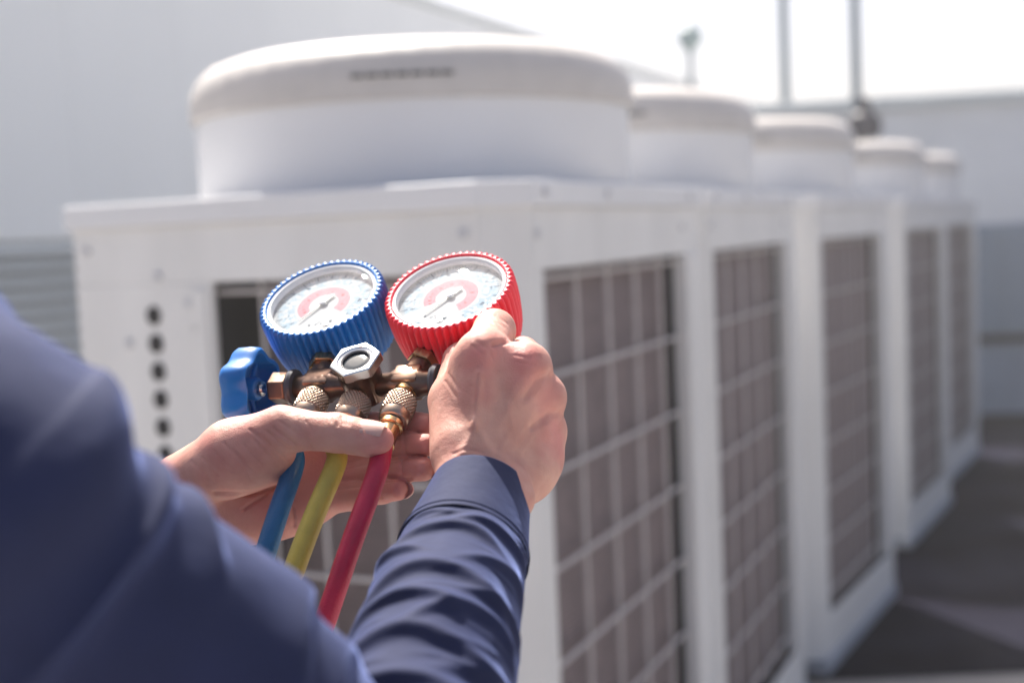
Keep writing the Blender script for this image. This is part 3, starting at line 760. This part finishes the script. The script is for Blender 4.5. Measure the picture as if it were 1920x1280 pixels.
# control points of the right sleeve axis with radii
ctrl = [(P(902, 925, .671), .0255), (P(884, 985, .652), .0288), (P(862, 1060, .628), .0335), (P(838, 1140, .600), .0375), (P(815, 1220, .575), .0400), (P(795, 1330, .545), .0420),
        (P(775, 1480, .515), .0450), (P(745, 1640, .490), .050), (P(620, 1640, .468), .056), (P(425, 1400, .452), .0560), (P(203, 1190, .430), .0525), (P(60, 1078, .412), .0480), (P(-60, 985, .40), .0490), (P(-205, 885, .40), .056), (P(-420, 840, .42), .055)]
NV, NU = 420, 220
axis = catmull([c[0] for c in ctrl], NV); rads = catmull([np.array([c[1]]) for c in ctrl], NV)[:, 0]
arc = np.concatenate([[0], np.cumsum(np.linalg.norm(np.diff(axis, axis=0), axis=1))])
def frames(axis, up0):
    T = np.gradient(axis, axis=0); T /= np.linalg.norm(T, axis=1)[:, None]; ups = []; up = up0
    for t in T:
        up = up - t * (up @ t); up = up / np.linalg.norm(up); ups.append(up)
    return T, np.array(ups)
T, UPS = frames(axis, Uv * .75 - Fv * .65)       # theta = 0 points up and towards the viewer
SID = np.cross(T, UPS)
if SID[5] @ Rv < 0: SID = -SID                    # theta = +90 deg points to the right
th = np.linspace(0, 2 * math.pi, NU, endpoint=False); TH, ARC = np.meshgrid(th, arc)
wrap = lambda a: (a + math.pi) % (2 * math.pi) - math.pi
# folds: arc position mm, bow mm (edge drops back towards the elbow), centre angle, angular width, height mm, slope length mm
def arc_at(px, py):
    x, y, z = proj(axis); return float(arc[np.argmin((x - px) ** 2 + (y - py) ** 2)] * 1000)
A1, A2, A3, A4 = arc_at(-45, 985), arc_at(60, 1075), arc_at(-150, 920), arc_at(300, 1290)
folds = [(50, 18, -.45, .40, 3.0, 6), (57, 26, .65, .65, 6.0, 8), (67, 28, -.05, .70, 7.0, 10), (85, 34, .78, .55, 6.5, 9), (82, 34, -.75, .45, 6.0, 8),
         (105, 30, -.1, .85, 8.5, 12), (114, 34, .82, .5, 6.0, 9), (124, 28, -.4, .65, 8.0, 9), (130, 30, .45, .6, 7.5, 9), (144, 28, -.05, .9, 9.0, 11),
         (153, 30, .8, .6, 7.0, 9), (167, 24, -.35, .9, 9.0, 11), (175, 20, .5, .8, 8.0, 10), (190, 20, 0, .9, 6, 10),
         (62, 15, 2.6, .8, 4, 9), (95, 15, -2.4, .8, 5, 9), (125, 15, 2.8, .9, 5, 9),
         (A4, 40, -.6, .7, 5, 22), (A1, 0, .9, 1.6, 15.0, 24), (A2, 0, 1.0, 1.3, 14.0, 18), (A3 + 14, 0, .3, 1.3, 12.0, 18), (A1 + 8, 25, -.7, .8, 8, 12), (A2 - 25, 30, -.2, .7, 7, 12), (A2 - 70, 50, .2, .8, 6, 14), (A4 - 30, 40, .5, .7, 5, 14)]
fr_ = np.random.default_rng(21)
for _ in range(34):
    a_ = fr_.uniform(50, 205); folds.append((a_, fr_.uniform(-25, 45), fr_.uniform(-1.5, 1.5), fr_.uniform(.15, .4), fr_.uniform(.8, 2.4), fr_.uniform(2.5, 5)))
disp = np.zeros_like(TH); s_mm = ARC * 1000
for a0, bow, t0, tw, hgt, ln in folds:
    dt = wrap(TH - t0); c = a0 + (bow * (1 - np.cos(dt)) * 1.1 + 2.5 * np.sin(3 * dt + a0)) * (1 if a0 < 220 else -1)
    q = s_mm - c                                    # >0 on the elbow side
    if a0 > 220: q = -q
    prof = np.where(q < 0, np.exp(-np.abs(q) / (ln * 1.25)), np.exp(-(q / (ln * .36)) ** 2))
    disp += hgt * prof * np.exp(-(dt / tw) ** 4)
pts0 = axis[:, None, :] + (np.cos(TH)[..., None] * UPS[:, None, :] + np.sin(TH)[..., None] * SID[:, None, :]) * rads[:, None, None]
nz = vnoise(pts0.reshape(-1, 3), 70, 11).reshape(TH.shape) * 1.6 + vnoise(pts0.reshape(-1, 3), 160, 12).reshape(TH.shape) * .7
cuff = np.clip((s_mm - 41) / 9, 0, 1)
disp = (disp * np.where(s_mm < 220, .58, .82) - 2.2 * np.clip((s_mm - 45) / 40, 0, 1) + nz * 1.9) * cuff * .001 + .0004 * (s_mm < 43)
SLV = pts0 + (np.cos(TH)[..., None] * UPS[:, None, :] + np.sin(TH)[..., None] * SID[:, None, :]) * disp[..., None]
def grid_quads(nv, nu):
    i, j = np.meshgrid(np.arange(nv - 1), np.arange(nu), indexing='ij'); a = i * nu + j; b = i * nu + (j + 1) % nu
    return np.stack([a, a + nu, b + nu, b], -1).reshape(-1, 4)
j0 = int(np.searchsorted(arc, .0425))
SLVt = SLV[j0 - 1:].copy()
shirt = link('shirt', np_mesh('shirt', [(rel(VS), QS), (rel(SLVt.reshape(-1, 3)), grid_quads(len(SLVt), NU))], M['cloth']), PERSON)
shirt['label'] = 'navy blue long sleeved work shirt'
# cuff: outer sheet, rolled edge, inner sheet, slightly proud of the sleeve
def ring(k, dr): 
    n_ = (np.cos(th)[:, None] * UPS[k] + np.sin(th)[:, None] * SID[k]); return axis[k] + n_ * (rads[k] + dr)
tilt = lambda k, R_: R_
rows = [ring(int(k), .0010) for k in np.linspace(j0 + 3, 0, 22)]
rows += [ring(0, .0008) - T[0] * .0006, ring(0, .0002) - T[0] * .0008, ring(0, -.0008) - T[0] * .0003]
rows += [ring(int(k), -.0014) for k in np.linspace(0, j0, 8)]
rows = np.array(rows)
# the cuff opening is cut obliquely: the top reaches farther towards the hand
o = link('cuff', np_mesh('cuff', [(rel(rows.reshape(-1, 3)), grid_quads(len(rows), NU))], M['cloth']), shirt)
# stitched seam line of the cuff
st = MB()
for off in (j0 - 1,):
    st.tube([tuple(q - ROOT) for q in ring(off, .0011)[list(range(0, NU, 2)) + [0]]], .0004, 5, cap=False)
st.obj('stitching', M['cloth'], shirt, True)
# collar, hair, eyes, trousers, shoes
def hair_f(p):
    p = p.astype(np.float32); d = ellip(p, hp(0, -.016, .038), (.083, .102, .097), HR)
    q = (p - HEAD) @ HR.astype(np.float32)
    cut = np.maximum(q[:, 1] * .9 - q[:, 2] * .55 - .028, -q[:, 2] - .055 + .2 * np.maximum(q[:, 1], 0))
    return np.maximum(d, cut).astype(np.float32)
v, q_, _ = polygonise(hair_f, HEAD - .15, HEAD + .17, .004, 0); link('hair', np_mesh('hair', [(rel(v), q_)], M['hair']), PERSON)
for s in (-1, 1):
    q = MB(); q.lathe([(.0005, -.012)] + [(.012 * math.cos(a), .012 * math.sin(a)) for a in np.linspace(-1.4, 1.4, 12)] + [(.0005, .012)], 16, 'z', tuple(hp(s * .031, .078, .016) - ROOT)); q.obj('eye', M['eye'], PERSON, True)
def trouser_f(p):
    p = p.astype(np.float32); d = ellip(p, HIPC, (.182, .127, .14))
    for h, k, ft in zip(hips, knees, feet):
        d = smin(d, rcone(p, h, k, .094, .075), .03); d = smin(d, rcone(p, k, ft + (0, -.02, .05), .075, .066), .02)
    return np.maximum(np.maximum(d, p[:, 2] - .97), .035 - p[:, 2]) + (.004 * vnoise(p, 40, 8)).astype(np.float32)
v, q_, _ = polygonise(trouser_f, np.array([-.75, .15, 0]), np.array([-.02, .75, 1.02]), .011, 0); link('trousers', np_mesh('trousers', [(rel(v), q_)], M['trousers']), PERSON)
for ft in feet:
    sf = lambda p, ft=ft: np.maximum(smin(rcone(p.astype(np.float32), ft + (0, -.05, .05), ft + (.01, .15, .035), .048, .042), rcone(p.astype(np.float32), ft + (0, -.03, .07), ft + (0, -.02, .12), .045, .046), .03), .002 - p[:, 2])
    v, q_, _ = polygonise(sf, ft - (.1, .14, .02), ft + (.12, .25, .2), .006, 0); link('shoe', np_mesh('shoe', [(rel(v), q_)], M['shoe']), PERSON)
tag(PERSON, 'person in a navy work shirt holding the gauge set with both hands', 'person')

# ------------------------------------------------------------------ manifold gauge set
rr = rad(-1.5)
def V3(a, b, c):
    x, y = a * math.cos(rr) - b * math.sin(rr), a * math.sin(rr) + b * math.cos(rr); return x * Rv + y * Uv - c * Fv
Nn = np.array([-.246, .771, .588]); Nn /= np.linalg.norm(Nn)
k = .667; Ss = np.array([-.30 * k, -.95 * k, 0]); Ss[2] = -(Nn[0] * Ss[0] + Nn[1] * Ss[1]) / Nn[2]; Ss /= np.linalg.norm(Ss); Bb = np.cross(Nn, Ss)
bx, by, bz = V3(*Bb), V3(*(-Ss)), V3(*Nn); org = P(683, 722, .743)
MTX = Matrix(((bx[0], by[0], bz[0], org[0]), (bx[1], by[1], bz[1], org[1]), (bx[2], by[2], bz[2], org[2]), (0, 0, 0, 1)))
G = empty('manifold_gauge_set', MTX)
tag(G, 'brass manifold gauge set with blue and red gauges and three coloured hoses', 'gauge set')
def sc(prof): return [(a * mm, b * mm) for a, b in prof]
# body: cross bar, ports, neck blocks
q = MB()
q.lathe(sc([(6.2, -47), (7.2, -46.5), (7.4, -38), (8.6, -36), (8.8, -20), (7.0, -17), (7.0, 17), (8.8, 20), (8.6, 36), (7.4, 38), (7.2, 46.5), (6.2, 47)]), 28, 'x')
o = q.obj('valve_body', M['brass'], G, True)
for sx in (-1, 1):
    q = MB(); q.box((sx * 28 * mm - 8.2 * mm, -6.0 * mm, -8.6 * mm), (sx * 28 * mm + 8.2 * mm, 8 * mm, 8.6 * mm)); q.obj('port_block', M['brass'], G, True, bevel=.0018)
    a = np.array([sx * 28, 4, 0]); b2 = np.array([sx * 33.5, 24, 2]); q = MB(); q.tube([a * mm, (a * .5 + b2 * .5) * mm, b2 * mm], [8.4 * mm, 7 * mm, 6.2 * mm], 24); q.obj('gauge_stem', M['brass'], G, True)
    d = (b2 - a) / np.linalg.norm(b2 - a); q = MB(); q.tube([(a + d * 12) * mm, (a + d * 18) * mm], 9.2 * mm, 6); q.obj('stem_nut', M['brass_bright'], G, bevel=.0006)
q = MB(); q.lathe(sc([(9, -9), (11.5, -8), (11.8, 4), (12.4, 6), (12.6, 13.5)]), 32); cb = q.obj('centre_block', M['brass'], G, True)
q = MB(); q.box((-9 * mm, -9 * mm, -8 * mm), (9 * mm, 4 * mm, 8 * mm)); q.obj('port_block', M['brass'], G, True, bevel=.002)
# sight glass with hexagon nut
sg = empty('sight_glass'); sg.parent = G; sg.location = (0, 1 * mm, 0)
hexr = 15.2
def hexmod(t, r, h):
    a = (t - rad(22)) % (math.pi / 3) - math.pi / 6; return r * math.cos(math.pi / 6) / math.cos(a) if r > 12 * mm else r
q = MB(); q.lathe(sc([(14.6, 12.5), (15.2, 13.2), (15.2, 18.6), (14.4, 19.4), (11.0, 19.5), (10.2, 18.6), (9.0, 18.2), (8.8, 16.4)]), 96, 'z', mod=hexmod, cap=False); q.obj('hexagon_nut', M['chrome'], sg, True, ang=20)
q = MB(); q.lathe(sc([(8.85, 16.4), (8.0, 16.9), (4, 17.1), (.2, 17.15)]), 40, 'z'); q.obj('window', M['window'], sg, True)
q = MB(); q.lathe([(8.95 * mm - .5 * mm + .7 * mm * math.cos(a), 17.6 * mm + .7 * mm * math.sin(a)) for a in np.linspace(0, 2 * math.pi, 9)], 40, 'z', cap=False); q.obj('seal_ring', M['ring'], sg, True)
# valve ends: ring, hexagon packing nut, spindle, hand knob
for sx, cm, lab in ((-1, 'blue', 'blue scalloped hand knob'), (1, 'red', 'red scalloped hand knob under the closed hand')):
    X = lambda prof: [(r * mm, sx * x_ * mm) for r, x_ in prof]
    q = MB(); q.lathe(X([(7.5, 43), (10.6, 43.4), (11.2, 45), (10.6, 47), (7.5, 47.6)]), 32, 'x'); q.obj('seal_ring', M['ring'], G, True)
    q = MB(); q.lathe(X([(8.6, 47.7), (9.8, 48.5), (9.8, 58), (8.8, 59.5), (4, 59.6)]), 6, 'x'); q.obj('packing_nut', M['brass'], G, bevel=.0007)
    q = MB(); q.lathe(X([(3.1, 59), (3.1, 66), (4.6, 66.2), (4.6, 80)]), 20, 'x'); q.obj('spindle', M['chrome'], G, True)
    mod = lambda t, r, h: r * (1 + (.085 * math.cos(6 * t + .5) if r > 9 * mm else 0))
    prof = X([(19.5, 66), (21.5, 65.5), (22.8, 66.8), (23.3, 72), (23.0, 80), (21.6, 82.6), (18, 83.6), (8, 84), (.2, 84.1)]) + X([(.2, 80.1), (6, 80), (17, 79.6), (18.6, 78), (19.4, 72), (19.5, 66)])
    q = MB(); q.lathe(prof, 120, 'x', mod=mod, cap=False); kn = q.obj('hand_knob', M[cm], G, True, ang=50); kn['label'] = lab
    q = MB(); q.lathe(X([(6.4, 69), (7, 70), (7, 79.9)]), 24, 'x'); q.obj('hub', M[cm], kn, True)
    for kx in range(3):
        t = kx * 2 * math.pi / 3 + .3; u = np.array([0, math.cos(t), math.sin(t)]); q = MB()
        q.tube([(np.array([sx * 76, 0, 0]) + u * 5) * mm, (np.array([sx * 76, 0, 0]) + u * 19) * mm], 1.6 * mm, 6); q.obj('spoke', M[cm], kn)
# gauges
def gauge(sx, cm, lab, ang, needle_ang):
    g = empty('gauge'); g.parent = G; g.location = (sx * 42 * mm, 60 * mm, 20 * mm); g.rotation_euler.z = ang; g['label'] = lab
    NR_ = 54
    def mod(t, r, h):
        if r < 36.5 * mm and h > -2 * mm: return r
        wv = .5 + .5 * math.cos(NR_ * t); fade = min(1, max(0, (r - 30 * mm) / (3 * mm)))
        return r + (2.5 * mm * (wv ** .7) - 1.0 * mm) * fade
    prof = sc([(35.0, 0.2), (35.3, 1.6), (36.2, 2.2), (37.4, 2.1), (38.3, 1.0), (38.7, -1.5), (38.8, -8), (38.5, -16), (37.6, -24), (36.4, -31), (34.8, -36), (31.5, -38.5), (26, -39), (.2, -39)])
    q = MB(); q.lathe(prof, NR_ * 10, 'z', mod=mod, cap=False); q.obj('rubber_boot', M[cm], g, True, ang=75)
    q = MB(); q.lathe(sc([(34.95, -1.5), (34.95, .9), (34.3, 1.3), (33.2, .9), (32.6, -.6), (32.4, -3.2)]), 96, 'z', cap=False); q.obj('bezel_ring', M['bezel'], g, True)
    q = MB(); q.lathe(sc([(34.0, -4.2), (34.0, -3.6), (.1, -3.6)]), 96, 'z'); q.obj('dial', M['dial'], g)
    d2 = empty  # needle
    na = needle_ang; u = np.array([math.cos(na), math.sin(na)]); v = np.array([-u[1], u[0]])
    q = MB(); q.prism([tuple((u * -9 + v * 1.1) * mm), tuple((u * -9 - v * 1.1) * mm), tuple((u * 3 - v * .7) * mm), tuple((u * 21 - v * .18) * mm), tuple((u * 21 + v * .18) * mm), tuple((u * 3 + v * .7) * mm)], -2.6 * mm, -2.3 * mm); q.obj('needle', M['needle'], g)
    q = MB(); q.lathe(sc([(2.6, -3.4), (2.6, -2.0), (1.9, -1.5), (.1, -1.4)]), 24); q.obj('needle_hub', M['chrome'], g, True)
    q = MB(); q.lathe(sc([(1.9, -3.5), (1.9, -3.0), (.1, -2.9)]), 16, 'z', (4 * mm, -22.5 * mm, 0)); q.obj('adjusting_screw', M['chrome'], g, True)
    q = MB(); q.lathe(sc([(33.6, -.3), (30, .25), (20, .9), (10, 1.25), (.2, 1.35)]), 80, 'z', cap=False); q.obj('lens', M['lens'], g, True)
gauge(-1, 'blue', 'low pressure gauge in a blue ribbed boot', rad(13), rad(228))
gauge(1, 'red', 'high pressure gauge in a red ribbed boot', rad(-13), rad(248))
# hose couplings and hoses
def knurl_mesh():
    """barrel nut with a diamond knurl"""
    nu_, nv_ = 240, 84; vs = []; fs = []; NK = 28
    for j in range(nv_ + 1):
        h = j / nv_; y = -12.5 - 20 * h
        r0 = 9.2 * (1 - .14 * (abs(2 * h - 1)) ** 4.5)
        for i in range(nu_):
            t = 2 * math.pi * i / nu_; a = .5 + .5 * math.cos(NK * t + (y) * 2.1); b_ = .5 + .5 * math.cos(NK * t - (y) * 2.1)
            on = 1 if .10 < h < .70 else 0
            r = r0 + on * (0.85 * min(1, (a * b_) ** .6 * 1.5) - .55) - (.5 if .70 <= h < .74 else 0)
            vs.append((r * math.sin(t) * mm, y * mm, r * math.cos(t) * mm))
    for j in range(nv_):
        for i in range(nu_):
            a = j * nu_ + i; b_ = j * nu_ + (i + 1) % nu_; fs.append((a, b_, b_ + nu_, a + nu_))
    fs.append(tuple(range(nu_))); fs.append(tuple(range(nv_ * nu_, (nv_ + 1) * nu_)))
    q = MB(); q.add(vs, fs); return q.mesh('knurled_nut', M['knurl'], True, ang=70)
KM = knurl_mesh()
IM = np.array(MTX.inverted()); toloc = lambda p: (IM[:3, :3] @ np.asarray(p) + IM[:3, 3])
paths = {'blue': (-28, [(552, 868, .713), (522, 960, .690), (496, 1042, .680), (470, 1130, .678), (445, 1260, .69)]),
         'yellow': (0, [(630, 868, .697), (590, 965, .680), (552, 1066, .668), (520, 1160, .668), (490, 1300, .68)]),
         'red': (28, [(706, 888, .684), (662, 1010, .668), (618, 1140, .660), (585, 1240, .662), (545, 1400, .68)])}
for kq, (cn, (b0, pts)) in enumerate(paths.items()):
    q = MB(); q.lathe(sc([(5.4, 13.5), (5.6, 10), (6.6, 8.5), (6.8, 4)]), 24, 'y', (b0 * mm, 0, 0)); 
    # neck runs along -y
    q = MB(); q.tube([(b0 * mm, -5 * mm, 0), (b0 * mm, -9 * mm, 0), (b0 * mm, -9.3 * mm, 0), (b0 * mm, -14 * mm, 0)], [6.8 * mm, 6.6 * mm, 5.5 * mm, 5.4 * mm], 24); q.obj('port', M['brass_bright'], G, True)
    cpl = empty('hose'); cpl.parent = G; cpl['label'] = {'blue': 'blue rubber charging hose', 'yellow': 'yellow rubber charging hose', 'red': 'crimson rubber charging hose'}[cn]
    o = link('knurled_nut', KM, cpl); o.location.x = b0 * mm; o.location.y = (4 * mm if kq == 0 else 0)
    y0 = 4 if kq == 0 else 0
    q = MB(); q.tube([(b0 * mm, (y0 - 32.4) * mm, 0), (b0 * mm, (y0 - 34.4) * mm, 0)], 6.0 * mm, 24); q.obj('gasket', M['ring'], cpl, True)
    q = MB(); q.tube([(b0 * mm, y * mm, 0) for y in (-34.0 + y0, -34.6 + y0, -37.5 + y0, -38, -48, -51, -51.4)], [r * mm for r in (6.6, 7.2, 7.2, 5.9, 5.9, 6.4, 5.6)], 28); q.obj('ferrule', M['brass_bright'], cpl, True)
    e0 = np.array([b0, -44, 0]) * mm; e1 = np.array([b0, -52, 0]) * mm
    lp = [e0, e1] + [toloc(P(*p)) for p in pts]
    endw = P(*pts[-1]); side = [-.05, .02, .10][kq]
    lp += [toloc(q_) for q_ in (endw + (-.01, .01, -.25), endw + (.0, .03, -.6), np.array([endw[0] + side * .6, endw[1] + .05, .25]), np.array([endw[0] + side, endw[1] + .02, .05]), np.array([endw[0] + side + .10, endw[1] - .15, .0068]), np.array([endw[0] + side + .35, endw[1] - .2 - side, .0068]))]
    cv = catmull(lp, 240)
    q = MB(); q.tube([tuple(p) for p in cv], 5.75 * mm, 20); q.obj('rubber_tube', M['hose_' + cn], cpl, True)

# ------------------------------------------------------------------ hazy air
q = MB(); q.box((-45, -12, -1), (45, 45, 6.2)); hz = q.obj('haze', None)
hm_ = bpy.data.materials.new('hazy_air'); hm_.use_nodes = True; hn = hm_.node_tree.nodes; hn.remove(hn['Principled BSDF'])
pv = hn.new('ShaderNodeVolumePrincipled'); pv.inputs['Color'].default_value = (1, .99, .98, 1); pv.inputs['Density'].default_value = .0085; pv.inputs['Anisotropy'].default_value = .3
hm_.node_tree.links.new(pv.outputs[0], hn['Material Output'].inputs['Volume']); hz.data.materials.append(hm_); tag(hz, kind='stuff')
